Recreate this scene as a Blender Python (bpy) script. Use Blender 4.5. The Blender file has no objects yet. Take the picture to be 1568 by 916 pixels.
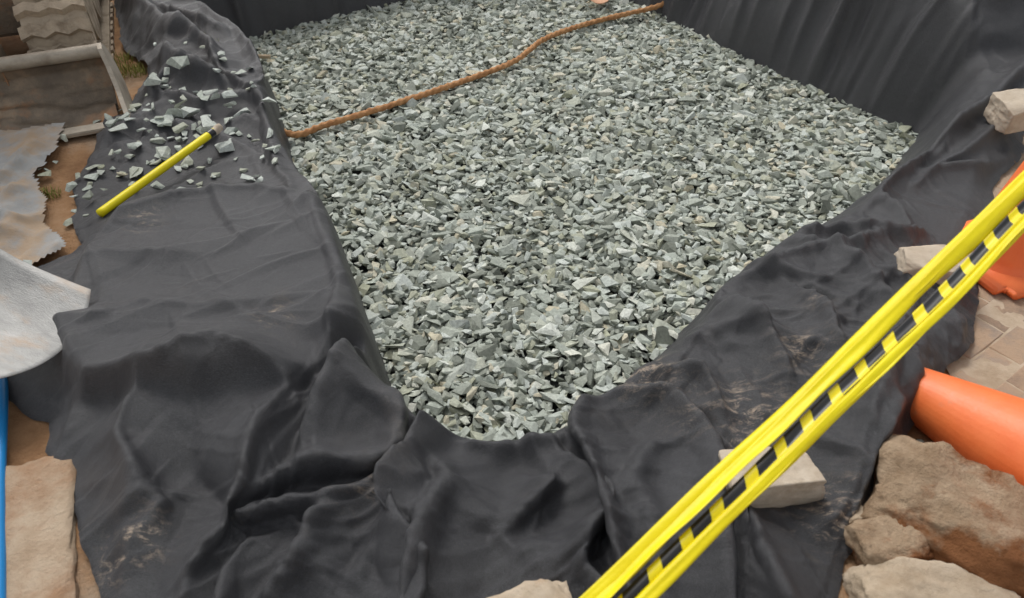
import bpy, bmesh, math, random
import numpy as np
from mathutils import Vector, Matrix, noise as mnoise
random.seed(7); rng=np.random.default_rng(11)
scn=bpy.context.scene
# ------------------------------------------------------------------ helpers
def link(o,parent=None):
    scn.collection.objects.link(o)
    if parent: o.parent=parent
    return o
def empty(name,loc=(0,0,0)):
    o=bpy.data.objects.new(name,None); o.location=loc; o.empty_display_size=.1; return link(o)
def np_mesh(name,V,F,mat=None,smooth=True,parent=None,k=4):
    me=bpy.data.meshes.new(name); V=np.asarray(V,np.float32); F=np.asarray(F,np.int32)
    me.vertices.add(len(V)); me.vertices.foreach_set('co',V.ravel())
    me.loops.add(F.size); me.loops.foreach_set('vertex_index',F.ravel())
    me.polygons.add(len(F)); me.polygons.foreach_set('loop_start',np.arange(0,F.size,k,dtype=np.int32))
    me.polygons.foreach_set('loop_total',np.full(len(F),k,np.int32))
    me.update(calc_edges=True); me.validate()
    me.polygons.foreach_set('use_smooth',np.full(len(me.polygons),smooth))
    if mat: me.materials.append(mat)
    return link(bpy.data.objects.new(name,me),parent)
def py_mesh(name,V,F,mat=None,smooth=False,parent=None):
    me=bpy.data.meshes.new(name); me.from_pydata([tuple(v) for v in V],[],F); me.update()
    for p in me.polygons: p.use_smooth=smooth
    if mat: me.materials.append(mat)
    return link(bpy.data.objects.new(name,me),parent)
def bm_obj(name,bm,mat=None,smooth=False,parent=None):
    me=bpy.data.meshes.new(name); bm.to_mesh(me); bm.free()
    for p in me.polygons: p.use_smooth=smooth
    if mat: me.materials.append(mat)
    return link(bpy.data.objects.new(name,me),parent)
def vn(x,y,seed=0):
    t=np.random.default_rng(seed).random((256,256))
    xi=np.floor(x).astype(int); yi=np.floor(y).astype(int); fx=x-xi; fy=y-yi
    fx=fx*fx*fx*(fx*(fx*6-15)+10); fy=fy*fy*fy*(fy*(fy*6-15)+10)
    a=t[xi&255,yi&255]; b=t[(xi+1)&255,yi&255]; c=t[xi&255,(yi+1)&255]; d=t[(xi+1)&255,(yi+1)&255]
    return (a*(1-fx)+b*fx)*(1-fy)+(c*(1-fx)+d*fx)*fy
def fbm(x,y,seed=0,o=4):
    r=0;a=.5
    for i in range(o): r=r+a*vn(x*2**i,y*2**i,seed+i); a*=.5
    return r
def ss(t): t=np.clip(t,0,1); return t*t*(3-2*t)
def inside(P,X,Y):
    r=np.zeros(X.shape,bool); n=len(P)
    for i in range(n):
        x1,y1=P[i]; x2,y2=P[(i+1)%n]
        if y1==y2: continue
        c=((y1>Y)!=(y2>Y))&(X<(x2-x1)*(Y-y1)/(y2-y1)+x1); r^=c
    return r
def segd(X,Y,a,b):
    ax,ay=a;bx,by=b; L=(bx-ax)**2+(by-ay)**2+1e-12
    t=np.clip(((X-ax)*(bx-ax)+(Y-ay)*(by-ay))/L,0,1)
    return np.hypot(X-ax-t*(bx-ax),Y-ay-t*(by-ay)),t
def polyd(P,X,Y):
    d=np.full(X.shape,9e9)
    for i in range(len(P)): d=np.minimum(d,segd(X,Y,P[i],P[(i+1)%len(P)])[0])
    return np.where(inside(P,X,Y),-d,d)
# ------------------------------------------------------------------ materials
def mat(name,col,rough=.6,spec=.4,metal=0):
    m=bpy.data.materials.new(name); m.use_nodes=True; b=m.node_tree.nodes['Principled BSDF']
    b.inputs['Base Color'].default_value=(*col,1); b.inputs['Roughness'].default_value=rough
    b.inputs['Specular IOR Level'].default_value=spec; b.inputs['Metallic'].default_value=metal
    return m,m.node_tree,b
def ramp(nt,fac,stops):
    r=nt.nodes.new('ShaderNodeValToRGB'); e=r.color_ramp.elements
    while len(e)<len(stops): e.new(.5)
    for i,(p,c) in enumerate(stops): e[i].position=p; e[i].color=(*c,1) if len(c)==3 else c
    nt.links.new(fac,r.inputs[0]); return r.outputs[0]
def noise(nt,scale,detail=5,rough=.6,vec=None,dist=0,kind=None):
    n=nt.nodes.new('ShaderNodeTexNoise')
    if kind: n.noise_type=kind
    n.inputs['Scale'].default_value=scale; n.inputs['Detail'].default_value=detail
    n.inputs['Roughness'].default_value=rough; n.inputs['Distortion'].default_value=dist
    if vec: nt.links.new(vec,n.inputs['Vector'])
    return n.outputs['Fac']
def coord(nt,scale=(1,1,1),rot=(0,0,0)):
    t=nt.nodes.new('ShaderNodeTexCoord'); m=nt.nodes.new('ShaderNodeMapping')
    m.inputs['Scale'].default_value=scale; m.inputs['Rotation'].default_value=rot
    nt.links.new(t.outputs['Object'],m.inputs[0]); return m.outputs[0]
def bump(nt,b,h,dist,strength=1,prev=None):
    n=nt.nodes.new('ShaderNodeBump'); n.inputs['Distance'].default_value=dist; n.inputs['Strength'].default_value=strength
    nt.links.new(h,n.inputs['Height'])
    if prev: nt.links.new(prev,n.inputs['Normal'])
    nt.links.new(n.outputs[0],b.inputs['Normal']); return n.outputs[0]
def mix(nt,fac,a,b,blend='MIX'):
    m=nt.nodes.new('ShaderNodeMix'); m.data_type='RGBA'; m.blend_type=blend
    for s,v in ((0,fac),(6,a),(7,b)):
        if isinstance(v,(int,float)): m.inputs[s].default_value=v
        elif isinstance(v,tuple): m.inputs[s].default_value=(*v,1)
        else: nt.links.new(v,m.inputs[s])
    return m.outputs[2]
def noisy(name,stops,scale,rough=.85,bscale=60,bdist=.004,spec=.3,metal=0,detail=8,second=None,stretch=(1,1,1)):
    m,nt,b=mat(name,(.5,.5,.5),rough,spec,metal); v=coord(nt,stretch)
    c=ramp(nt,noise(nt,scale,detail,.65,v),stops)
    if second:
        col,sc,lo,hi=second; f=ramp(nt,noise(nt,sc,6,.65,v),[(lo,(0,0,0)),(hi,(1,1,1))]); c=mix(nt,f,c,col)
    nt.links.new(c,b.inputs['Base Color']); bump(nt,b,noise(nt,bscale,7,.7,v),bdist); return m
# geotextile
M_fab,nt,b=mat('geotextile',(.02,.02,.022),.5,.85)
v=coord(nt); base=ramp(nt,noise(nt,3,3,.6,v),[(.3,(.009,.009,.0105)),(.7,(.018,.0185,.022))])
fib=noise(nt,90,3,.75,coord(nt,(1,12,4),(0,0,.5))); fib2=noise(nt,90,3,.75,coord(nt,(12,1,4),(0,0,.2)))
base=mix(nt,ramp(nt,fib,[(.47,(0,0,0)),(.68,(.9,.9,.9))]),base,(.082,.082,.092))
base=mix(nt,ramp(nt,fib2,[(.50,(0,0,0)),(.68,(.8,.8,.8))]),base,(.082,.082,.092))
dust=noise(nt,2.3,8,.75,v,.6)
df=ramp(nt,dust,[(.58,(0,0,0)),(.70,(.06,.06,.06)),(.80,(.25,.25,.25))])
at_=nt.nodes.new('ShaderNodeAttribute'); at_.attribute_name='dust'
sc_=ramp(nt,noise(nt,13,8,.8,coord(nt,(1,2.6,1),(0,0,.4)),.8),[(.50,(0,0,0)),(.58,(1,1,1))])
d2=mix(nt,1.0,at_.outputs['Color'],sc_,'MULTIPLY'); df=mix(nt,1.0,df,d2,'ADD')
df=mix(nt,1.0,df,ramp(nt,noise(nt,70,4,.7,v),[(.38,(.15,.15,.15)),(.60,(1,1,1))]),'MULTIPLY')
base=mix(nt,df,base,(.54,.42,.31))
nt.links.new(base,b.inputs['Base Color'])
nt.links.new(ramp(nt,noise(nt,8,4,.6,v),[(.3,(.35,)*3),(.7,(.47,)*3)]),b.inputs['Roughness'])
n1=bump(nt,b,fib,.0030,.9); n2=bump(nt,b,fib2,.0024,.8,n1)
bump(nt,b,noise(nt,24,8,.7,v,.4),.005,.6,n2)
def gravel_mat():
    m,nt,b=mat('crushed_stone',(.25,.27,.25),.78,.35)
    a=nt.nodes.new('ShaderNodeAttribute'); a.attribute_name='rnd'
    c=ramp(nt,a.outputs['Fac'],[(0,(.18,.195,.16)),(.2,(.36,.385,.33)),(.45,(.47,.51,.445)),(.62,(.57,.61,.565)),(.78,(.39,.40,.29)),(.9,(.70,.73,.665)),(1,(.56,.51,.37))])
    v=coord(nt); c=mix(nt,.8,c,ramp(nt,noise(nt,80,6,.75,v),[(.3,(.55,.55,.55)),(.7,(1.25,1.25,1.25))]),'MULTIPLY')
    nt.links.new(c,b.inputs['Base Color']); bump(nt,b,noise(nt,130,5,.75,v),.003); return m
M_gravel=gravel_mat()
M_soil=noisy('soil',[(.25,(.20,.10,.05)),(.5,(.40,.23,.12)),(.75,(.55,.36,.22))],4.5,.95,70,.014,.15,second=((.46,.37,.28),1.1,.5,.65))
M_sand=noisy('sandstone',[(.3,(.36,.27,.18)),(.55,(.52,.42,.31)),(.8,(.62,.53,.42))],9,.9,60,.006,.2,second=((.36,.22,.12),4,.54,.66))
M_slab=noisy('sandy_slab',[(.3,(.36,.25,.16)),(.5,(.50,.38,.27)),(.75,(.60,.49,.37))],5,.92,60,.010,.2,second=((.36,.20,.11),3,.48,.66))
M_rock=noisy('rubble_rock',[(.3,(.30,.20,.12)),(.55,(.50,.37,.25)),(.8,(.64,.51,.38))],8,.92,38,.022,.2,second=((.28,.12,.05),3.2,.47,.56))
M_tan=noisy('pale_stone',[(.3,(.44,.36,.27)),(.7,(.60,.52,.42))],14,.9,80,.003,.2,second=((.38,.30,.22),9,.55,.7))
M_mud=noisy('muddy_steel',[(.3,(.11,.09,.07)),(.5,(.21,.165,.12)),(.72,(.42,.31,.21))],5,.5,40,.006,.5,.3,second=((.42,.21,.10),3,.50,.66))
M_rim=noisy('worn_rim',[(.3,(.28,.24,.19)),(.5,(.42,.37,.30)),(.8,(.54,.48,.40))],9,.5,60,.004,.5,.3)
M_track=noisy('muddy_rubber',[(.3,(.22,.17,.12)),(.5,(.44,.36,.27)),(.8,(.58,.48,.36))],12,.9,60,.010,.2)
M_steel=noisy('worn_steel',[(.3,(.26,.255,.245)),(.5,(.38,.375,.36)),(.75,(.50,.49,.47))],6,.5,90,.003,.5,.3,second=((.42,.34,.27),5,.52,.70),stretch=(1,3,1))
M_tarp=noisy('grey_sheet',[(.3,(.28,.28,.275)),(.7,(.38,.38,.37))],6,.75,25,.006,.25,second=((.40,.30,.21),3.5,.46,.60))
M_blue,_,_=mat('blue_plastic',(.01,.22,.55),.35,.5)
M_rope=noisy('muddy_rope',[(.3,(.34,.15,.06)),(.6,(.55,.29,.13)),(.8,(.64,.42,.25))],25,.85,150,.003)
M_yel=noisy('yellow_plastic',[(.3,(.80,.64,.0)),(.7,(.90,.78,.005))],5,.42,30,.002,.4)
M_blk,_,_=mat('black_rubber',(.015,.015,.017),.35,.5)
M_orange=noisy('orange_plastic',[(.3,(.85,.16,.04)),(.7,(.95,.24,.07))],5,.4,60,.001,.5,second=((.55,.28,.17),6,.58,.78))
M_wood=noisy('dry_wood',[(.3,(.35,.25,.15)),(.7,(.5,.4,.28))],20,.8,80,.002)
M_peach=noisy('peach_plastic',[(.3,(.60,.32,.18)),(.7,(.70,.42,.28))],20,.7,80,.002)
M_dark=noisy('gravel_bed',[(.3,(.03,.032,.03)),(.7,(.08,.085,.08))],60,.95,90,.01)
M_paint,_,_=mat('machine_paint',(.55,.25,.03),.5,.4)
M_grass=noisy('grass_blade',[(.3,(.16,.18,.03)),(.7,(.32,.32,.08))],20,.7)
# striped hazard tape: diagonal black bars from the tape's own length coordinate
M_haz,nt,b=mat('hazard_tape',(.9,.78,0),.35,.5); a=nt.nodes.new('ShaderNodeAttribute'); a.attribute_name='run'
fr_=nt.nodes.new('ShaderNodeMath'); fr_.operation='FRACT'; nt.links.new(a.outputs['Fac'],fr_.inputs[0])
gt=nt.nodes.new('ShaderNodeMath'); gt.operation='GREATER_THAN'; gt.inputs[1].default_value=.62; nt.links.new(fr_.outputs[0],gt.inputs[0])
nt.links.new(mix(nt,gt.outputs[0],(.015,.015,.017),(.86,.72,.004)),b.inputs['Base Color'])
# ------------------------------------------------------------------ site layout (metres)
PIT=[(-1.86,4.62),(-1.35,4.97),(-.85,5.29),(-.40,5.52),(.57,5.75),(1.02,5.08),(1.52,4.34),(1.89,3.79),(2.12,3.50),(1.64,2.89),(1.08,2.48),(.71,2.15),(.39,1.76),(.21,1.52),(.06,1.36),(-.16,1.36),(-.34,1.50),(-.45,1.78),(-.64,2.27),(-.85,2.69),(-1.02,3.01),(-1.35,3.89)]
OUT=[(-.90,.40),(-.96,.80),(-1.05,.93),(-1.21,1.14),(-1.31,1.23),(-1.35,1.34),(-1.55,1.44),(-1.74,1.57),(-1.95,1.70),(-1.90,1.85),(-1.62,2.10),(-1.59,2.17),(-1.73,2.34),(-1.83,2.62),(-1.86,2.89),(-1.90,3.10),(-1.85,3.35),(-1.90,3.62),(-2.0,3.75),(-2.2,4.0),(-2.5,4.7),(-3.0,6.9),(0,7.1),(4.0,7.1),(4.2,3.7),(3.3,3.3),(2.46,3.12),(2.23,2.83),(1.98,2.52),(1.65,1.99),(1.48,1.66),(1.33,1.52),(1.17,1.34),(1.06,1.18),(.91,.98),(.82,.91),(.77,.80),(.70,.40)]
CTRL=[(-.9,2.0,.12,.08),(-1.2,2.25,.11,.08),(-.75,2.25,.10,.08),(-.6,1.8,.09,.08),(-1.2,1.6,.08,.08),(-.9,1.35,.12,.1),(-1.3,1.25,.03,.1),(-.9,.9,.02,.1),(-.5,1.4,.03,.1),(-.3,1.1,.02,.12),(0,1.2,-.06,.10),(.1,.8,0,.1),(.4,1.3,.0,.15),(.8,1.5,.06,.3),(1.2,1.9,.06,.3),(1.2,2.4,.03,.3),(.75,2.0,0,.25),(1.1,1.45,.12,.3),(.7,1.0,.03,.3),(1.5,2.2,.05,.3),(1.7,2.6,.05,.25),(2.2,2.9,.09,.25),(2.5,3.4,.16,.25),(1.9,3.0,.08,.25),(2.7,4.3,.75,.4),(2.1,4.8,.65,.4),(1.4,5.6,.55,.4),(.5,6.3,.35,.4),(-.7,5.9,.2,.3),(-1.6,5.3,.2,.25),(-2.2,4.6,.15,.2),(-1.8,3.8,.08,.1),(-1.3,3.4,.03,.08),(-1.5,3.0,.02,.08),(-1.4,2.62,0,.08),(-1.0,2.85,0,.08)]
cm=lambda s:[tuple(float(a)/100 for a in p.split(',')) for p in s.split()]
# (line, crest height, half width, sideways lean of the crest)
FOLDS=[("-143,214 -120,225 -96,228 -73,225",.03,.05,0),("-132,159 -115,168 -93,165 -74,171",.03,.08,0),("-122,140 -100,138 -83,143 -66,138 -60,133",.09,.10,.4),
("-65,137 -70,119 -74,103 -78,89 -76,80",.14,.09,.5),("-131,153 -126,133 -126,121",.06,.08,.4),("-89,114 -77,104 -75,91",-.05,.07,0),("-105,145 -108,120 -100,95 -88,70",.10,.10,.5),
("-52,169 -51,147 -50,127 -51,118",.08,.045,-.3),("-36,155 -39,147 -46,135 -53,123",.16,.06,-.7),("-27,143 -16,132 -15,118 -21,102 -25,92",.15,.055,-.8),
("-68,112 -54,117 -40,119 -32,125",.12,.045,-.8),("-69,104 -57,106 -41,108 -43,93 -52,82",.11,.055,-.8),("-40,114 -31,98 -26,88 -27,82 -27,60",.12,.05,.8),("-35,137 -39,118 -39,110",.10,.04,.5),
("-10,118 -8,110 -14,97 -16,82 -18,60",.12,.05,-.8),("1,116 3,110 -1,102",.10,.04,.6),("9,120 12,114 16,104 11,93 7,88",.13,.045,.8),("25,138 25,127 31,110 32,97 31,82 30,60",.13,.06,-.8),("31,143 42,137 47,125 48,110",.10,.05,.7),
("42,150 55,147 60,132",.07,.045,.5),("61,176 71,175 75,157 80,144",.08,.055,.6),("73,190 97,199 122,202 141,210",.065,.055,.5),("95,213 121,214 140,208 151,217",.065,.04,.5),("141,252 146,230 143,210",.06,.04,.5),
("165,257 192,262 216,278",.055,.045,.4),("300,375 256,347 215,309 188,288 163,261 140,242",.10,.055,.4),("249,329 208,289 163,250",.06,.045,.4),("155,182 135,157 110,134 93,118 86,102",.08,.065,.6),("132,182 115,163 101,141 89,123 79,102",.07,.055,.6),
("62,102 64,91 65,82 66,60",.09,.05,-.6),("49,123 44,108 45,93 46,70",.10,.05,.7),("-230,440 -195,395 -160,372",.12,.06,.5),("-192,369 -170,350 -150,345",.12,.05,.6),("-180,335 -150,320 -118,332",.07,.05,.4),("-175,300 -148,306 -110,283",.03,.045,0),
("212,350 240,375 290,400",-.22,.15,0),("5,92 20,80 22,60",.08,.05,.5),("-60,95 -62,80 -60,60",.08,.05,-.5),("-205,420 -180,402 -160,395",.10,.05,.4),("240,300 262,318 300,335",.07,.05,.4),("70,222 100,236 138,252",.045,.05,.3),("-150,190 -128,196 -105,190",.02,.07,0),("100,215 118,190 122,170",.06,.045,.5),("90,195 98,175 96,150",.06,.045,.5),("-118,112 -95,98 -98,78",.07,.06,.4),
("-22,112 -30,100 -35,85",.07,.035,-.5),("15,130 21,118 19,105",.07,.035,.5),("40,122 37,110 39,98 38,80",.09,.04,-.5),("55,125 53,112 57,98",.08,.04,.5),("-160,372 -117,322 -97,266 -84,238",.06,.045,-.5),("-125,310 -108,300 -98,275",.04,.04,.3),("-20,126 -2,124 18,128",.05,.03,.5)]
FOLDS=[(cm(a),b,c,e) for a,b,c,e in FOLDS]
MOUND=cm("-150,205 -142,222 -118,233 -96,236 -74,234 -64,215 -53,190 -45,165 -55,140 -90,130 -125,135 -145,160")
def idw(X,Y,k):
    n=0;dn=0
    for c in CTRL:
        w=1/((X-c[0])**2+(Y-c[1])**2+.01)**1.8; n=n+w*c[k]; dn=dn+w
    return n/dn
def terrain(X,Y):
    d=polyd(PIT,X,Y); R=idw(X,Y,2); w=idw(X,Y,3)
    md=-polyd(MOUND,X,Y); R=R+.07*ss((md+.02)/.08)
    return -.34+(R+.34)*ss((d+.02)/w),d,R,w
LEAN=None
def fabric_base(X,Y):
    global LEAN
    H,d,R,w=terrain(X,Y)
    wx=X+.035*(fbm(X*3.0,Y*3.0,5,2)-.37)*2; wy=Y+.035*(fbm(X*3.0,Y*3.0,15,2)-.37)*2
    F=np.zeros(X.shape); LX=np.zeros(X.shape); LY=np.zeros(X.shape); lm=.6+.8*vn(X*4,Y*4,61)
    for pts,A,hw,ln in FOLDS:
        best=np.full(X.shape,9e9); tt=np.zeros(X.shape); n=len(pts)-1
        for i in range(n):
            dd,t=segd(wx,wy,pts[i],pts[i+1]); m=dd<best; best=np.where(m,dd,best); tt=np.where(m,(i+t)/n,tt)
        tap=.25+.75*np.sin(np.pi*np.clip(tt*.8+.1,0,1))
        prof=(.7*np.exp(-best/(hw*.75))+.3*np.maximum(0,1-best/(hw*(1.0+.9*tap))))*tap
        F=np.maximum(F,A*prof)+.30*np.minimum(F,A*prof) if A>0 else F+A*prof
        if ln:
            dx=pts[-1][0]-pts[0][0]; dy=pts[-1][1]-pts[0][1]; q=math.hypot(dx,dy)
            sp_=A*ln*lm*np.exp(-(best/(hw*1.0))**1.3)*tap
            LX+=-dy/q*sp_; LY+=dx/q*sp_
    outside=ss((d+.01)/.10)
    LEAN=(LX*outside,LY*outside)
    wall=ss(d/.05)*(1-ss((d-.5)/.5))
    tR=(X*.56-Y*.83); pl=np.abs(vn(tR*5+.6*vn(X*3,Y*3,2),d*.9,31)-.5)*2; pl2=np.abs(vn(tR*13+vn(X*4,Y*4,3),d*2,33)-.5)*2
    far=ss((Y-3.5)/.3)*ss((X-.6)/.4)
    F+=wall*far*((1-pl)**2*.22+(1-pl2)**2*.05)
    tL=(X*.84+Y*.54); pl=np.abs(vn(tL*6,d*1.5,41)-.5)*2
    F+=wall*ss((Y-4.3)/.3)*ss((.8-X)/.3)*(1-pl)**2*.16
    H=H+F*outside
    do=-polyd(OUT,X,Y)+.035*(fbm(X*5,Y*5,71)-.47)*2
    e=ss(do/.12); H=np.where(d>.1,.012+(H-.012)*np.clip(.2+.8*e,0,1),H)
    return H,do
# ------------------------------------------------------------------ drape (position based cloth on a grid)
X0,X1,Y0,Y1=-3.1,4.1,.42,7.1
def level(h):
    nx=int(round((X1-X0)/h))+1; ny=int(round((Y1-Y0)/h))+1
    gx=np.linspace(X0,X0+h*(nx-1),nx); gy=np.linspace(Y0,Y0+h*(ny-1),ny)
    return np.meshgrid(gx,gy,indexing='ij')
hs=[.048,.024,.012]; P=None
def blur(A,n):
    for _ in range(n):
        A=A.copy(); A[1:-1]=(A[:-2]+2*A[1:-1]+A[2:])*.25; A[:,1:-1]=(A[:,:-2]+2*A[:,1:-1]+A[:,2:])*.25
    return A
for li,h in enumerate(hs):
    X,Y=level(h); H,do=fabric_base(X,Y)
    B=np.stack([X,Y,H],-1)
    if P is None:
        P=B.copy(); P[...,2]+=.04*fbm(X*6,Y*6,201)*rng.random(X.shape)
    else:
        m0,m1=P.shape[:2]; n0,n1=X.shape
        fi=np.clip(np.arange(n0)/2,0,m0-1.001); fj=np.clip(np.arange(n1)/2,0,m1-1.001)
        i0=fi.astype(int);j0=fj.astype(int);a=(fi-i0)[:,None,None];c=(fj-j0)[None,:,None]
        D=P-Bp
        D=(D[i0][:,j0]*(1-a)+D[i0+1][:,j0]*a)*(1-c)+(D[i0][:,j0+1]*(1-a)+D[i0+1][:,j0+1]*a)*c
        P=B+D; P[...,2]+=.003*rng.random(X.shape)
    bunch=np.exp(-(((X-.0)/.75)**2+((Y-.98)/.38)**2))
    leftb=np.exp(-(((X+1.8)/.5)**2+((Y-3.6)/.5)**2))
    rightb=np.exp(-(((X-1.1)/.6)**2+((Y-1.7)/.7)**2))
    var=.6+.9*fbm(X*1.7,Y*1.7,211)
    sx=1+(.02+.08*bunch+.10*leftb+.04*rightb)*var; sy=1+(.012+.02*bunch+.07*leftb+.03*rightb)*var
    sm=np.sqrt(.5*(sx**2+sy**2))
    S=slice; cons=[]
    def add(sa,sb,sc,st):
        A=B[sa].shape; C=B[sb].shape; n=min(A[0],C[0]); m=min(A[1],C[1])
        L=np.sqrt(((B[sa][:n,:m]-B[sb][:n,:m])**2).sum(-1))*sc[sa][:n,:m]
        cons.append((sa,sb,n,m,L,st))
    for p in (0,1):
        add((S(p,-1,2),S(None)),(S(p+1,None,2),S(None)),sx,1)
        add((S(None),S(p,-1,2)),(S(None),S(p+1,None,2)),sy,1)
    for p in (0,1):
        add((S(p,-1,2),S(0,-1)),(S(p+1,None,2),S(1,None)),sm,.5)
        add((S(p,-1,2),S(1,None)),(S(p+1,None,2),S(0,-1)),sm,.5)
    lim=.10
    hi_=X.shape[0]-1;hj_=X.shape[1]-1
    for it in range((70,45,26)[li]):
        P[...,2]-=(.0010,.0006,.0004)[li]
        for a_,b_,n,m,L,st in cons:
            pa=P[a_][:n,:m]; pb=P[b_][:n,:m]
            dlt=pb-pa; ln=np.sqrt((dlt**2).sum(-1))+1e-9
            cor=dlt*((ln-L)/ln*.5*st)[...,None]
            pa+=cor; pb-=cor
        Q=np.zeros_like(P); Q[1:-1,1:-1]=(P[:-2,1:-1]+P[2:,1:-1]+P[1:-1,:-2]+P[1:-1,2:])*.25-P[1:-1,1:-1]
        LL=(Q[:-2,1:-1]+Q[2:,1:-1]+Q[1:-1,:-2]+Q[1:-1,2:])*.25-Q[1:-1,1:-1]
        P[1:-1,1:-1]-=LL*(.3,.4,.45)[li]
        ii=np.clip(np.rint((P[...,0]-X0)/h).astype(int),0,hi_); jj=np.clip(np.rint((P[...,1]-Y0)/h).astype(int),0,hj_)
        g=H[ii,jj]; hit=P[...,2]<g
        P[...,2]=np.minimum(np.maximum(P[...,2],g),g+lim)
        fr=np.where(hit,.04,.006)[...,None]; P[...,:2]+=(B[...,:2]-P[...,:2])*fr
    Bp=B
P=P+.6*(P-blur(P,5))
d_in=polyd(PIT,X,Y); gdx,gdy=np.gradient(blur(d_in,12),h)
LXs=blur(LEAN[0],2); LYs=blur(LEAN[1],2); lf=ss(do/.15)
P[...,0]+=LXs*lf; P[...,1]+=LYs*lf
steep=np.clip(np.hypot(*np.gradient(P[...,2],h))-1.5,0,1)[...,None]; sb_=.6*blur(steep,2); P=P*(1-sb_)+blur(P,2)*sb_
# finer sheet near the viewer-side rim so creases stay crisp: split cells (all x, and y below 2.7 m)
n0,n1=X.shape; jc=int((2.7-Y0)/h)
fi=np.arange(0,n0-1+.25,.5); fj=np.concatenate([np.arange(0,jc,.5),np.arange(jc,n1)])
def up(A):
    i0=np.minimum(fi.astype(int),n0-2); j0=np.minimum(fj.astype(int),n1-2); a=(fi-i0); c=(fj-j0)
    if A.ndim==3: a=a[:,None,None]; c=c[None,:,None]
    else: a=a[:,None]; c=c[None,:]
    return (A[i0][:,j0]*(1-a)+A[i0+1][:,j0]*a)*(1-c)+(A[i0][:,j0+1]*(1-a)+A[i0+1][:,j0+1]*a)*c
gxd,gyd=np.gradient(do,h)
P,X,Y,do,d_in,gdx,gdy,bunch,leftb,rightb,gxd,gyd=[up(A) for A in (P,X,Y,do,d_in,gdx,gdy,bunch,leftb,rightb,gxd,gyd)]
P=blur(P,1); P[...,2]+=.25*(P[...,2]-blur(P[...,2],7)); xs=X[:,0].copy(); ys=Y[0].copy(); n0,n1=X.shape
# long thin creases of a stiff non-woven sheet, running down towards / away from the pit edge
CR=np.zeros(X.shape); rc=random.Random(99)
def creases(count,Lr,hr,Ar,spread,ylim,base_p=.3):
    made=0
    while made<count:
        cx=rc.uniform(-2.4,3.2); cy=rc.uniform(.45,ylim); i=int(np.searchsorted(xs,cx)); j=int(np.searchsorted(ys,cy))
        if do[i,j]<0 or d_in[i,j]<-.05: continue
        near=bunch[i,j]+leftb[i,j]+.6*rightb[i,j]
        if rc.random()>base_p+near: continue
        made+=1
        ang=math.atan2(gdy[i,j],gdx[i,j])+(rc.gauss(0,spread) if rc.random()<.8 else rc.gauss(1.57,.4))
        L=rc.uniform(*Lr)*(1+.3*near); hw=rc.uniform(*hr); A=rc.uniform(*Ar)*hw*(1 if rc.random()<.75 else -.6); bend=rc.gauss(0,.6)
        q=L+.05
        a0,a1=np.searchsorted(xs,[cx-q,cx+q]); b0,b1=np.searchsorted(ys,[cy-q,cy+q])
        xx=X[a0:a1,b0:b1]-cx; yy=Y[a0:a1,b0:b1]-cy; u=xx*math.cos(ang)+yy*math.sin(ang); w_=-xx*math.sin(ang)+yy*math.cos(ang)
        w_=w_-bend*u*u
        tp=np.clip(1-(u/L)**2,0,1); asym=np.where(w_>0,1.0,2.6)
        CR[a0:a1,b0:b1]+=A*tp*np.maximum(0,1-np.abs(w_)*asym/(hw*(.4+tp)*1.6))**1.2
creases(560,(.12,.45),(.014,.045),(.22,.60),.35,5.6)
creases(420,(.05,.20),(.005,.011),(.25,.60),.45,2.9)
P[...,2]+=CR*ss((d_in+.03)/.05)
idx=np.arange(n0*n1).reshape(n0,n1)
keep=do>0
kq=keep[:-1,:-1]&keep[1:,:-1]&keep[1:,1:]&keep[:-1,1:]
kq&=(d_in[:-1,:-1]>-.35)
gm=np.hypot(gxd,gyd)+1e-6
edge=keep&(do<.013); sh=np.where(edge,do,0)
P[...,0]-=gxd/gm*sh*.9; P[...,1]-=gyd/gm*sh*.9; P[...,2]-=np.where(edge,.006,0)
F=np.stack([idx[:-1,:-1],idx[1:,:-1],idx[1:,1:],idx[:-1,1:]],-1)[kq]
used=np.unique(F); rm=np.full(n0*n1,-1); rm[used]=np.arange(len(used))
lin=np_mesh('geotextile_liner',P.reshape(-1,3)[used],rm[F],M_fab)
DU=[(.39,1.49,.10),(.67,1.35,.10),(.86,1.54,.07),(-.72,1.62,.05),(-.33,1.08,.06),(.82,1.02,.09),(.44,1.61,.05),(-.95,.9,.06),(.5,1.3,.06),(1.0,1.75,.05),(-1.3,2.1,.05),(.62,1.2,.08),(.30,1.55,.06)]
dz=np.zeros(X.shape)
for x_,y_,r_ in DU: dz=np.maximum(dz,np.exp(-((X-x_)**2+(Y-y_)**2)/(r_*r_)))
at=lin.data.attributes.new('dust','FLOAT','POINT'); at.data.foreach_set('value',dz.reshape(-1)[used].astype(np.float32))
FZ=P[...,2]
def zf(x,y,r=1):
    r*=2; i=int(np.searchsorted(xs,x)); j=int(np.searchsorted(ys,y)); i=min(max(i,r),n0-1-r); j=min(max(j,r),n1-1-r)
    if not keep[i,j]: return 0.0
    return float(FZ[i-r:i+r+1,j-r:j+r+1].max())
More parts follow.
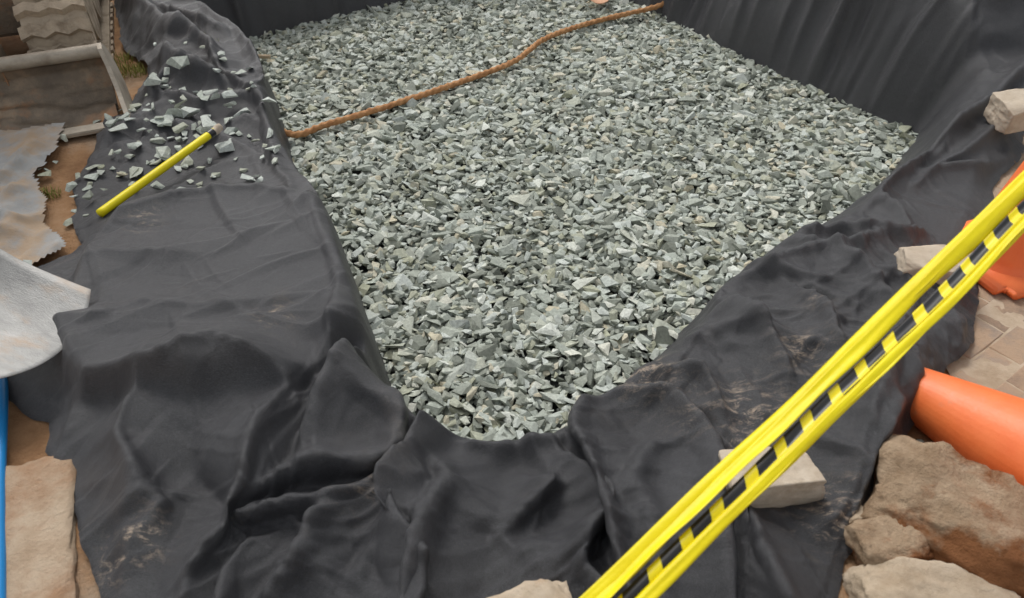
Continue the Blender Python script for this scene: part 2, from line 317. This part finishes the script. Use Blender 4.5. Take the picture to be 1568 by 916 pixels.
# ------------------------------------------------------------------ ground
def axis(a,b,h,far):
    c=list(np.arange(a,b,h)); s=h; lo=[];x=a
    while x>-far: s*=1.35; x-=s; lo.append(x)
    hi=[];s=h;x=c[-1]
    while x<far: s*=1.35; x+=s; hi.append(x)
    return np.array(lo[::-1]+c+hi)
ax=axis(-3.4,4.3,.03,90); ay=axis(-.2,7.3,.03,90); gx,gy=np.meshgrid(ax,ay,indexing='ij')
T,d,_,_=terrain(gx,gy); Hf,_=fabric_base(gx,gy); T=np.minimum(T,Hf); do_=-polyd(OUT,gx,gy); inn=ss(do_/.2)
rough=.03*(fbm(gx*3,gy*3,81)-.47)+.02*(fbm(gx*14,gy*14,85)-.47)
gz=np.where(do_>0,(T-.06)*inn,0)+rough*(1-inn)-.004
gi=np.arange(gx.size).reshape(gx.shape)
np_mesh('ground',np.stack([gx,gy,gz],-1).reshape(-1,3),np.stack([gi[:-1,:-1],gi[1:,:-1],gi[1:,1:],gi[:-1,1:]],-1).reshape(-1,4),M_soil)
# ------------------------------------------------------------------ stones
TPL=[]
for k in range(32):
    bm=bmesh.new(); n=random.randint(8,13); sx_,sy_,sz_=1,random.uniform(.42,.85),random.uniform(.22,.5)
    for _ in range(n):
        p=np.array([random.uniform(-1,1),random.uniform(-1,1),random.uniform(-1,1)]); m=max(abs(p)); p=p/m*random.uniform(.85,1)
        bm.verts.new((p[0]*sx_*.5,p[1]*sy_*.5,p[2]*sz_*.5))
    r=bmesh.ops.convex_hull(bm,input=bm.verts)
    bmesh.ops.delete(bm,geom=[v for v in bm.verts if not v.link_faces],context='VERTS')
    bm.verts.index_update()
    TPL.append((np.array([v.co[:] for v in bm.verts]),np.array([[v.index for v in f.verts] for f in bm.faces]))); bm.free()
def rotm(n,tilt):
    a=rng.uniform(0,2*np.pi,n); t=np.abs(rng.normal(0,tilt,n)); ph=rng.uniform(0,2*np.pi,n)
    ca,sa=np.cos(a),np.sin(a); Z=np.zeros((n,3,3)); Z[:,0,0]=ca;Z[:,0,1]=-sa;Z[:,1,0]=sa;Z[:,1,1]=ca;Z[:,2,2]=1
    kx,ky=np.cos(ph),np.sin(ph); ct,st=np.cos(t),np.sin(t); R=np.zeros((n,3,3))
    R[:,0,0]=ct+kx*kx*(1-ct);R[:,0,1]=kx*ky*(1-ct);R[:,0,2]=ky*st
    R[:,1,0]=kx*ky*(1-ct);R[:,1,1]=ct+ky*ky*(1-ct);R[:,1,2]=-kx*st
    R[:,2,0]=-ky*st;R[:,2,1]=kx*st;R[:,2,2]=ct
    return R@Z
def stones(name,pos,size,tilt,mat_,lo=0,hi=1):
    n=len(pos); R=rotm(n,tilt); tid=rng.integers(0,len(TPL),n); Vs=[];Fs=[];Rs=[];off=0
    col=rng.uniform(lo,hi,n)
    for k,(tv,tf) in enumerate(TPL):
        s=np.where(tid==k)[0]
        if not len(s): continue
        V=np.einsum('nij,vj->nvi',R[s],tv)*size[s][:,None,None]+pos[s][:,None,:]
        Fi=tf[None]+(np.arange(len(s))*len(tv))[:,None,None]+off
        Vs.append(V.reshape(-1,3));Fs.append(Fi.reshape(-1,3));Rs.append(np.repeat(col[s],len(tv)));off+=len(s)*len(tv)
    o=np_mesh(name,np.concatenate(Vs),np.concatenate(Fs),mat_,False,k=3)
    at=o.data.attributes.new('rnd','FLOAT','POINT'); at.data.foreach_set('value',np.concatenate(Rs).astype(np.float32)); return o
def gsurf(x,y): return -.262+.05*(fbm(x*1.3,y*1.3,91)-.47)+.035*(fbm(x*5,y*5,95)-.47)
pts=[]
for lay,(sp,dz_) in enumerate(((.040,-.026),(.032,-.012),(.035,.002))):
    a=np.arange(-2.1,2.4,sp); bb=np.arange(1.2,6.0,sp); xx,yy=np.meshgrid(a,bb); xx=xx.ravel()+rng.uniform(-.5,.5,xx.size)*sp*1.2; yy=yy.ravel()+rng.uniform(-.5,.5,yy.size)*sp*1.2
    m=polyd(PIT,xx,yy)<.06; xx,yy=xx[m],yy[m]
    pts.append(np.stack([xx,yy,gsurf(xx,yy)+dz_+rng.normal(0,.004,len(xx))],-1))
pos=np.concatenate(pts); size=np.clip(rng.lognormal(math.log(.051),.34,len(pos)),.020,.11)
stones('gravel',pos,size,.40,M_gravel)
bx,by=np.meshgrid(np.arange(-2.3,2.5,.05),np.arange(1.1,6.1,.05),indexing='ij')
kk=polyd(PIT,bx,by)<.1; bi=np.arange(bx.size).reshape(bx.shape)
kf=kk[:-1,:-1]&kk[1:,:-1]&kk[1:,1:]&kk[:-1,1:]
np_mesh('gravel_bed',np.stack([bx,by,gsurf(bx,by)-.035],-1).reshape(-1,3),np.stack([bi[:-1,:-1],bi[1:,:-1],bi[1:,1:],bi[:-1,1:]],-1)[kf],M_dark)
sp=[]
while len(sp)<150:
    x=random.gauss(-1.46,.27); y=random.gauss(2.98,.38)
    if x<-1.83 or x>-.98 or y<2.4 or y>3.75: continue
    s=min(.11,.028+random.expovariate(42)); sp.append((x,y,zf(x,y)+s*.10,s))
sp=np.array(sp); stones('spilled_gravel',sp[:,:3],sp[:,3],.10,M_gravel,.4,.75)
sp=[]
for _ in range(70):
    x=random.uniform(-2.5,-1.6); y=random.uniform(2.0,3.3); s=random.uniform(.02,.06)
    sp.append((x,y,zf(x,y)+s*.14+.015,s))
for _ in range(150):
    x=random.uniform(.8,1.6); y=random.uniform(.6,1.3); s=random.uniform(.006,.025)
    if polyd(OUT,np.array([x]),np.array([y]))[0]<.03: continue
    sp.append((x,y,s*.1,s))
sp=np.array(sp); stones('loose_stones',sp[:,:3],sp[:,3],.15,M_gravel)
# ------------------------------------------------------------------ rocks / bricks
def rock(name,loc,size,rotz,m,seed,rough=.12,tilt=(0,0),chips=8,smooth=True):
    rr=random.Random(seed)
    bm=bmesh.new(); bmesh.ops.create_cube(bm,size=1)
    bmesh.ops.subdivide_edges(bm,edges=bm.edges[:],cuts=23,use_grid_fill=True)
    o=Vector((seed*3.1,seed*1.7,seed)); pl=[]
    for _ in range(chips):
        n=Vector((rr.uniform(-1,1),rr.uniform(-1,1),rr.uniform(-.6,1))).normalized()
        ext=.5*(abs(n.x)+abs(n.y)+abs(n.z)); pl.append((n,ext*rr.uniform(.70,.86)))
    for v in bm.verts:
        p=v.co.copy()
        for n,dd in pl:
            e=p.dot(n)-dd
            if e>0: p-=n*e*.92
        q=p.copy(); nn=p.normalized()
        p+=nn*(mnoise.noise(q*1.7+o)*rough+mnoise.noise(q*5+o)*rough*.4+mnoise.noise(q*13+o)*rough*.28+mnoise.noise(q*27+o)*rough*.14)
        v.co=Vector((p.x*size[0],p.y*size[1],p.z*size[2]))
    ob=bm_obj(name,bm,m,smooth); ob.location=loc; ob.rotation_euler=(tilt[0],tilt[1],rotz); return ob
rock('stone_block',(1.44,1.93,zf(1.46,1.95,4)+.035),(.22,.14,.09),-.25,M_tan,1,.05,chips=5)
rock('stone_block',(.67,1.10,zf(.67,1.10,5)+.03),(.25,.12,.11),.12,M_tan,2,.05,chips=5)
rock('stone_block',(2.20,2.90,zf(2.20,2.90,4)+.03),(.26,.16,.11),.3,M_tan,3,.05,chips=5)
rock('sandstone_rock',(.05,.70,zf(.05,.75,4)+.03),(.22,.20,.14),.3,M_sand,4,.09)
rock('sandstone_rock',(1.10,1.01,.05),(.36,.27,.20),-.62,M_rock,21,.14,(.12,.02),chips=16)
rock('sandstone_rock',(.93,.94,.03),(.18,.14,.12),.3,M_rock,23,.12,chips=12)
rock('sandstone_rock',(.98,.79,.03),(.34,.15,.13),-.15,M_sand,6,.1)
rock('sandstone_rock',(.86,1.02,.03),(.07,.06,.06),.5,M_sand,7,.1)
rock('sandstone_slab',(-1.30,.80,-.015),(.50,.72,.08),.42,M_slab,8,.08,chips=6)
rock('sandstone_rock',(1.38,.80,.03),(.12,.1,.08),.5,M_sand,9,.1)
# ------------------------------------------------------------------ paving
def paving():
    Vs=[];Fs=[];cols=[]
    ang=.62; ca,sa=math.cos(ang),math.sin(ang)
    for i in range(-14,16):
        for j in range(-26,26):
            lx=i*.206+(j%2)*.103; ly=j*.106
            x=2.3+lx*ca-ly*sa; y=2.0+lx*sa+ly*ca
            if y<.9 or x<1.15 or x+y*.2<1.66 or y>3.4: continue
            if polyd(OUT,np.array([x]),np.array([y]))[0]<-.12: continue
            o=len(Vs); hz=random.uniform(-.003,.003)
            for zz,ins in ((-.05,0),(.005,0),(.009,.004)):
                for sx_,sy_ in ((-1,-1),(1,-1),(1,1),(-1,1)):
                    px=sx_*(.1015-ins); py=sy_*(.0515-ins); Vs.append((x+px*ca-py*sa,y+px*sa+py*ca,zz+hz))
            for r in (0,4):
                for q in range(4): Fs.append((o+r+q,o+r+(q+1)%4,o+r+4+(q+1)%4,o+r+4+q))
            Fs.append((o+8,o+9,o+10,o+11)); cols+= [random.random()]*12
    m,nt,b=mat('block_paving',(.3,.2,.15),.9,.3); a=nt.nodes.new('ShaderNodeAttribute'); a.attribute_name='rnd'
    c=ramp(nt,a.outputs['Fac'],[(0,(.26,.19,.14)),(.5,(.33,.25,.19)),(1,(.36,.30,.25))]); v=coord(nt)
    c=mix(nt,ramp(nt,noise(nt,7,9,.75,v),[(.36,(0,0,0)),(.56,(.9,.9,.9))]),c,(.48,.34,.23)); nt.links.new(c,b.inputs['Base Color']); bump(nt,b,noise(nt,90,6,.75,v),.006)
    o=py_mesh('block_paving',Vs,Fs,m); at=o.data.attributes.new('rnd','FLOAT','POINT'); at.data.foreach_set('value',np.array(cols,np.float32))
    sx2,sy2=np.meshgrid(np.arange(1.2,3.6,.02),np.arange(.9,3.4,.02),indexing='ij')
    k=(polyd(OUT,sx2,sy2)>-.05)&(sx2+sy2*.2>1.66); zz=.006+.012*(fbm(sx2*6,sy2*6,401)-.46)
    si=np.arange(sx2.size).reshape(sx2.shape); kf=k[:-1,:-1]&k[1:,:-1]&k[1:,1:]&k[:-1,1:]
    np_mesh('jointing_sand',np.stack([sx2,sy2,zz],-1).reshape(-1,3),np.stack([si[:-1,:-1],si[1:,:-1],si[1:,1:],si[:-1,1:]],-1)[kf],M_sand)
paving()
# ------------------------------------------------------------------ tubes
def tube(name,pts,r,m,parent=None,seg=12,twist=0,sub=10,taper=None,lump=0):
    P_=[Vector(p) for p in pts]; C=[]
    n=len(P_)
    for i in range(n-1):
        p0=P_[max(i-1,0)];p1=P_[i];p2=P_[i+1];p3=P_[min(i+2,n-1)]
        for k in range(sub):
            t=k/sub; C.append(.5*((2*p1)+(-p0+p2)*t+(2*p0-5*p1+4*p2-p3)*t*t+(-p0+3*p1-3*p2+p3)*t**3))
    C.append(P_[-1]); V=[];F=[]
    L=0
    for i,c in enumerate(C):
        if i: L+=(c-C[i-1]).length
        t=(C[min(i+1,len(C)-1)]-C[max(i-1,0)]).normalized(); s=t.cross(Vector((0,0,1))); s=s.normalized() if s.length>1e-4 else Vector((1,0,0)); u=s.cross(t)
        for k in range(seg):
            a=2*math.pi*k/seg; rr=r*(taper(i/(len(C)-1)) if taper else 1)
            if twist: rr*=1+.15*math.cos(3*(a-L*twist))
            if lump: rr*=1+lump*mnoise.noise(c*35+Vector((a,0,0)))
            V.append(c+s*math.cos(a)*rr+u*math.sin(a)*rr)
    for i in range(len(C)-1):
        for k in range(seg): F.append((i*seg+k,i*seg+(k+1)%seg,(i+1)*seg+(k+1)%seg,(i+1)*seg+k))
    F.append(tuple(range(seg))[::-1]); F.append(tuple((len(C)-1)*seg+k for k in range(seg)))
    return py_mesh(name,V,F,m,True,parent)
hp=[(-1.30,3.38,-.10),(-1.14,3.41,-.215)]+[(x,y,-.222) for x,y in ((-.99,3.53),(-.70,3.73),(-.46,3.91),(-.21,4.11),(.02,4.33),(.19,4.63),(.37,4.81),(.61,4.98))]+[(1.02,5.15,-.19),(1.15,5.2,-.12)]
tube('rope',hp,.016,M_rope,twist=45,sub=40,lump=.3)
tube('blue_pipe',[(-1.62,1.62,.03),(-1.50,1.39,.03),(-1.37,1.12,.025),(-1.23,.85,.025),(-1.0,.4,.025)],.016,M_blue)
a=(-1.58,2.30,zf(-1.56,2.33,3)+.008); c=(-1.31,2.88,zf(-1.33,2.86,5)+.03)
yp=empty('yellow_pole'); tube('shaft',[a,tuple((np.array(a)+np.array(c))/2),c],.017,M_yel,yp)
dv=(Vector(c)-Vector(a)).normalized(); tube('collar',[Vector(c)-dv*.035,Vector(c)-dv*.005],.0185,M_blk,yp); tube('tip',[Vector(c)-dv*.006,Vector(c)+dv*.04],.0175,M_tan,yp,lump=.2)
tube('stick',[(-1.77,4.28,-.2),(-1.62,4.36,-.21),(-1.5,4.38,-.22)],.012,M_wood,lump=.2)
# ------------------------------------------------------------------ shovel
def shovel(name,loc,rz,tilt,L,Wd,mt,mh,hl=1.1):
    e=empty(name,loc); e.rotation_euler=(0,tilt,rz); nx,ny=22,20; V=[];F=[]
    for side in (0,1):
        for i in range(nx+1):
            s=i/nx
            w=Wd/2*(.84+.16*s)
            for j in range(ny+1):
                t=j/ny*2-1; x=s*L+.07*(1-t*t)*s*s*(Wd/.4)-.02*abs(t)**6*(1-s)
                z=.085*abs(t)**2.2*(1-.45*s)*(Wd/.4)+.05*(1-s)**4+.016*math.exp(-(t/.10)**2)*max(0,1-s*2.2)-(.003 if side else 0)
                V.append((x,t*w,z))
    st=(nx+1)*(ny+1)
    for side in (0,1):
        for i in range(nx):
            for j in range(ny):
                q=[side*st+i*(ny+1)+j,side*st+(i+1)*(ny+1)+j,side*st+(i+1)*(ny+1)+j+1,side*st+i*(ny+1)+j+1]; F.append(q if not side else q[::-1])
    bd=[i*(ny+1) for i in range(nx+1)]+[nx*(ny+1)+j for j in range(1,ny+1)]+[i*(ny+1)+ny for i in range(nx-1,-1,-1)]+[j for j in range(ny-1,0,-1)]
    for k in range(len(bd)): p,q=bd[k],bd[(k+1)%len(bd)]; F.append((p,p+st,q+st,q))
    py_mesh('blade',V,F,mt,True,e)
    tube('socket',[(.16*L,0,.02),(-.03,0,.05),(-.16,0,.09)],.020,mt,e); tube('handle',[(-.15,0,.088),(-.15-hl*.5,0,.20),(-.15-hl,0,.30)],.017,mh,e)
    tube('grip',[(-.16-hl,-.07,.30),(-.16-hl,.07,.30)],.015,mh,e)
    return e
shovel('shovel',(-1.71,1.66,.17),-.42,.06,.34,.42,M_steel,M_wood)
shovel('trowel',(.64,5.42,-.17),-1.7,.1,.20,.13,M_peach,M_peach,.15)
# ------------------------------------------------------------------ plastic sheet
sh_=[(-2.9,3.0),(-2.34,2.99),(-2.07,3.06),(-2.0,2.85),(-2.0,2.62),(-1.86,2.45),(-1.80,2.3),(-1.63,2.14),(-1.76,1.95),(-2.1,1.9),(-3.0,1.9)]
sx_,sy_=np.meshgrid(np.arange(-3.0,-1.5,.012),np.arange(1.85,3.15,.012),indexing='ij')
sd=-polyd(sh_,sx_,sy_)+.03*(fbm(sx_*12,sy_*12,101)-.5)
q=1-np.abs(fbm(sx_*4,sy_*4,105,3)-.44)*5; sz=.015+.05*np.clip(q,0,1)**2*ss(sd/.1)+.02*(1-np.abs(2*vn(sx_*11,sy_*11,107)-1))
k=sd>0; si=np.arange(sx_.size).reshape(sx_.shape); kf=k[:-1,:-1]&k[1:,:-1]&k[1:,1:]&k[:-1,1:]
np_mesh('plastic_sheet',np.stack([sx_,sy_,sz+.012],-1).reshape(-1,3),np.stack([si[:-1,:-1],si[1:,:-1],si[1:,1:],si[:-1,1:]],-1)[kf],M_tarp)
# ------------------------------------------------------------------ grass tufts
def grass(name,cx,cy,cz,n,rad,h):
    V=[];F=[]
    for _ in range(n):
        a=random.uniform(0,6.28); r=rad*math.sqrt(random.random()); x=cx+r*math.cos(a);y=cy+r*math.sin(a)*.7; l=h*random.uniform(.5,1.3); d=random.uniform(0,6.28); w=.0016
        px,py=math.cos(d+1.57)*w,math.sin(d+1.57)*w; o=len(V); ln=random.uniform(.2,.9)*l
        V+=[(x-px,y-py,cz),(x+px,y+py,cz),(x+px+math.cos(d)*ln*.4,y+py+math.sin(d)*ln*.4,cz+l*.6),(x-px+math.cos(d)*ln*.4,y-py+math.sin(d)*ln*.4,cz+l*.6),(x+math.cos(d)*ln,y+math.sin(d)*ln,cz+l)]
        F+=[(o,o+1,o+2,o+3),(o+3,o+2,o+4)]
    py_mesh(name,V,F,M_grass)
grass('grass_tuft',-2.02,3.66,0,220,.10,.04); grass('grass_tuft',-1.90,2.52,0,90,.05,.03); grass('grass_tuft',-1.62,3.85,.06,60,.05,.05); grass('grass_tuft',-2.15,3.8,0,160,.1,.04)
# ------------------------------------------------------------------ cones
def cone(name,loc,rot,k=1):
    e=empty(name,loc); e.rotation_euler=rot; e.scale=(k,k,1); V=[];F=[];n=40
    prof=[(.150,.03),(.140,.045),(.132,.06),(.045,.66),(.035,.70),(.026,.705),(.026,.69),(.12,.03)]
    for r,z in prof:
        for q in range(n): a=2*math.pi*q/n; V.append((r*math.cos(a),r*math.sin(a),z))
    for i in range(len(prof)-1):
        for q in range(n): F.append((i*n+q,i*n+(q+1)%n,(i+1)*n+(q+1)%n,(i+1)*n+q))
    py_mesh('body',V,F,M_orange,True,e)
    bm=bmesh.new(); bmesh.ops.create_cube(bm,size=1); bmesh.ops.scale(bm,vec=(.40,.40,.03),verts=bm.verts)
    ve=[x for x in bm.edges if abs((x.verts[0].co-x.verts[1].co).z)>.01]; bmesh.ops.bevel(bm,geom=ve,offset=.045,segments=6,affect='EDGES')
    bmesh.ops.bevel(bm,geom=[x for x in bm.edges if len(x.link_faces)==2 and x.calc_face_angle(0)>1],offset=.006,segments=2,affect='EDGES')
    bmesh.ops.translate(bm,vec=(0,0,.017),verts=bm.verts); bm_obj('foot',bm,M_orange,True,e)
    return e
cone('traffic_cone',(1.80,2.10,.012),(0,0,.35))
ap=Vector((1.12,1.49,.055)); dirn=Vector((.60,-.79,.11)).normalized(); basep=ap+dirn*.68
cone('traffic_cone',basep,(-dirn).to_track_quat('Z','X').to_euler(),1.35)
# ------------------------------------------------------------------ barrier tapes
A0=Vector((.13,.59,.50)); A1=Vector((1.10,1.35,.85)); D=(A1-A0).normalized(); A0=A0-D*1.2; A1=A1+D*1.3; Lb=(A1-A0).length
side=Vector((.70,-.71,0)); side=(side-D*side.dot(D)).normalized(); nrm=D.cross(side).normalized()
if nrm.z<0: nrm=-nrm
bar=empty('barrier_tape')
def wob(s): return .004*math.sin(s*5+1)+.003*math.sin(s*13+2)-.03*math.sin(math.pi*s/Lb)
def strip(name,o0,w,m,dz=0,seed=0,tw=.3,amp=.0012,var=.12,run=None,drift=.007):
    N=520; K=6; V=[];F=[];R_=[]
    for i in range(N+1):
        s=i/N*Lb; c=A0+D*s; wv=wob(s)
        off=o0+drift*mnoise.noise(Vector((s*2.6,seed*3,0)))
        ww=w*(1+var*mnoise.noise(Vector((s*5,seed*5+2,0))))
        t_=tw*math.sin(s*3.1+seed)
        for k in range(K+1):
            t=k/K; q=off+ww*t
            V.append(c+side*q+nrm*(dz+wv+(t-.5)*ww*t_+.10*ww*math.sin(t*5+s*3+seed)+amp*mnoise.noise(Vector((s*14,t*3,seed)))))
            R_.append(s/.083+t*.22+.45*mnoise.noise(Vector((s*4,9,9))))
    for i in range(N):
        for j in range(K): a_=i*(K+1)+j; b_=a_+K+1; F.append((a_,b_,b_+1,a_+1))
    o=py_mesh(name,V,F,m,True,bar); at=o.data.attributes.new('run','FLOAT','POINT'); at.data.foreach_set('value',np.array(R_,np.float32))
    md=o.modifiers.new('thick','SOLIDIFY'); md.thickness=.0010; return o
strip('upper_ribbon',-.010,.030,M_yel,0,seed=1,tw=.5,var=.25); strip('upper_ribbon_fold',.006,.024,M_yel,.006,seed=4,tw=.8,var=.5)
strip('striped_ribbon',.034,.026,M_haz,-.004,seed=2,tw=.3,var=.25,drift=.004)
strip('lower_ribbon',.056,.024,M_yel,.001,seed=3,tw=.45,var=.3); strip('lower_ribbon_fold',.064,.016,M_yel,.007,seed=6,tw=.8,var=.5)
for e,p in (('near_post',A0),('far_post',A1)):
    tube(e,[(p.x,p.y,-.02),(p.x,p.y,p.z+.1)],.02,M_yel,bar)
# ------------------------------------------------------------------ mini excavator
ex=empty('mini_excavator',(-1.97,3.22,0)); ex.rotation_euler=(0,0,math.atan2(.38,.925))
def box(name,c,s,m,par,bev=.01,rot=(0,0,0)):
    bm=bmesh.new(); bmesh.ops.create_cube(bm,size=1); bmesh.ops.scale(bm,vec=s,verts=bm.verts); bmesh.ops.bevel(bm,geom=bm.edges[:],offset=bev,segments=2,affect='EDGES')
    o=bm_obj(name,bm,m,False,par); o.location=c; o.rotation_euler=rot; return o
ctl=[(-.18,.012),(-.08,.018),(.01,.035),(.08,.07),(.13,.12),(.15,.17),(.14,.22),(.11,.25)]
xa,xb=.07,-1.05; th=.016; NX=40; prof=[]
for i in range(len(ctl)-1):
    for k in range(4): t=k/4; prof.append((ctl[i][0]*(1-t)+ctl[i+1][0]*t,ctl[i][1]*(1-t)+ctl[i+1][1]*t))
prof.append(ctl[-1]); n=len(prof); V=[];F=[]
for i in range(NX+1):
    xx=xa+(xb-xa)*i/NX
    for side_ in (0,1):
        for q,(y,z) in enumerate(prof):
            dn=.004*mnoise.noise(Vector((xx*6,y*12,z*12)))+( .07*max(0,mnoise.noise(Vector((xx*7,q*.35,3)))+.15)*max(0,1-abs(q-8)/9) if not side_ else 0)
            wave=.006*mnoise.noise(Vector((xx*9,1,1))) if q==0 else 0
            V.append((xx,y-dn*.5+wave+(th*.7 if side_ else 0),z+dn-(th if side_ else 0)))
for i in range(NX):
    a_=i*2*n; b_=a_+2*n
    for q in range(n-1): F+=[(a_+q,a_+q+1,b_+q+1,b_+q),(a_+n+q+1,a_+n+q,b_+n+q,b_+n+q+1)]
    F+=[(a_,b_,b_+n,a_+n),(a_+n-1,a_+2*n-1,b_+2*n-1,b_+n-1)]
py_mesh('bucket_shell',V,F,M_mud,True,ex)
box('cutting_lip',(-.49,-.175,.020),(1.15,.07,.020),M_rim,ex,.004)
tube('top_beam',[(xa+.01,.115,.262),(-.5,.115,.262),(xb-.01,.115,.262)],.032,M_rim,ex,lump=.08,sub=20)
for xx in (xa+.008,xb-.008):
    pl=[(-.21,.004),(-.205,.035),(-.06,.13),(.03,.215),(.07,.285),(.12,.295),(.175,.25),(.18,.17),(.14,.08),(.06,.02)]; k=len(pl)
    py_mesh('side_plate',[(xx+dx+(.05*(1-z/.295) if xx>0 else -.05*(1-z/.295)),y,z) for dx in (-.010,.010) for y,z in pl],[tuple(range(k)),tuple(range(2*k-1,k-1,-1))]+[(i,i+k,(i+1)%k+k,(i+1)%k) for i in range(k)],M_rim,False,ex)
for xx in (-.36,-.6): box('hanger_plate',(xx,.22,.22),(.025,.16,.16),M_mud,ex,.01)
def track(xc):
    R_=.20; Ln=1.0; w=.28; per=2*Ln+2*math.pi*R_
    def pt(s,r):
        s%=per
        if s<Ln: return (s,R_+r)
        s-=Ln
        if s<math.pi*R_: a=s/R_; return (Ln+math.sin(a)*r,R_+math.cos(a)*r)
        s-=math.pi*R_
        if s<Ln: return (Ln-s,R_-r)
        s-=Ln; a=s/R_; return (-math.sin(a)*r,R_-math.cos(a)*r)
    V=[];F=[];N=160
    for i in range(N):
        s=per*i/N
        for r in (R_-.025,R_-.001):
            for x in (-w/2,w/2): y,z=pt(s,r); V.append((xc+x,y+.46,z+.02))
    for i in range(N):
        a=i*4;b_=((i+1)%N)*4
        F+=[(a+2,a+3,b_+3,b_+2),(a+1,a,b_,b_+1),(a,a+2,b_+2,b_),(a+3,a+1,b_+1,b_+3)]
    nl=32; NS=6
    for i in range(nl):
        s=per*i/nl; o=len(V)
        for q in range(NS+1):
            x=-w/2-.012+(w+.024)*q/NS; chev=.018*(1 if (q%2) else -1)*.5
            for ds,r in ((-.031,R_-.004),(.031,R_-.004),(.021,R_+.030),(-.021,R_+.030)):
                y,z=pt(s+ds+chev+.006*mnoise.noise(Vector((i,x*9,ds*20))),r+.010*mnoise.noise(Vector((i*2,x*9,5)))); V.append((xc+x,y+.46,z+.02))
        for q in range(NS):
            a=o+q*4; b_=a+4
            F+=[(a,a+1,b_+1,b_),(a+1,a+2,b_+2,b_+1),(a+2,a+3,b_+3,b_+2),(a+3,a,b_,b_+3)]
        F+=[(o+3,o+2,o+1,o),(o+NS*4,o+NS*4+1,o+NS*4+2,o+NS*4+3)]
    tk=py_mesh('track',V,F,M_track,False,ex)
    for yy in (.46,.80,1.13,1.46):
        bm=bmesh.new(); bmesh.ops.create_cone(bm,cap_ends=True,segments=24,radius1=.15,radius2=.15,depth=w*.8); o=bm_obj('wheel',bm,M_track,False,ex); o.location=(xc,yy,.22); o.rotation_euler=(0,math.pi/2,0)
track(-.10); track(-.90)
box('undercarriage',(-.5,.98,.27),(.50,.6,.18),M_mud,ex,.02)
box('house',(-.5,1.25,.85),(.95,1.05,.75),M_paint,ex,.08); box('slew_ring',(-.5,1.0,.42),(.5,.5,.14),M_mud,ex,.03)
box('canopy',(-.5,1.1,2.15),(.9,.95,.06),M_paint,ex,.02)
for px_,py_ in ((-.1,.7),(-.9,.7),(-.1,1.5),(-.9,1.5)): box('canopy_post',(px_,py_,1.65),(.04,.04,1.0),M_blk,ex,.005)
# ------------------------------------------------------------------ light, world, camera
w=bpy.data.worlds.new('World'); scn.world=w; w.use_nodes=True; nt=w.node_tree; bg=nt.nodes['Background']
sky=nt.nodes.new('ShaderNodeTexSky'); sky.sky_type='NISHITA'; sky.sun_disc=False; sky.sun_elevation=math.radians(52); sky.sun_rotation=math.radians(-25); sky.dust_density=3; sky.air_density=1.5
hs_=nt.nodes.new('ShaderNodeHueSaturation'); hs_.inputs['Saturation'].default_value=.15
nt.links.new(sky.outputs[0],hs_.inputs['Color']); nt.links.new(hs_.outputs[0],bg.inputs[0]); bg.inputs[1].default_value=.15
sl=bpy.data.lights.new('sun','SUN'); sl.energy=1.5; sl.angle=math.radians(22); sl.color=(1,.97,.93); so=link(bpy.data.objects.new('sun',sl))
el,az=math.radians(52),math.radians(-25); sd_=Vector((math.sin(az)*math.cos(el),math.cos(az)*math.cos(el),math.sin(el))); so.rotation_euler=sd_.to_track_quat('Z','Y').to_euler()
cd=bpy.data.cameras.new('camera'); cam=link(bpy.data.objects.new('camera',cd)); cam.location=(0,0,1.7); cam.rotation_euler=(math.radians(48),0,0)
cd.sensor_width=36; cd.lens=18/math.tan(math.radians(35)); cd.clip_start=.05; cd.clip_end=400; scn.camera=cam
cd.dof.use_dof=True; cd.dof.focus_distance=2.9; cd.dof.aperture_fstop=3.5
scn.view_settings.view_transform='Standard'; scn.view_settings.look='None'; scn.view_settings.exposure=0
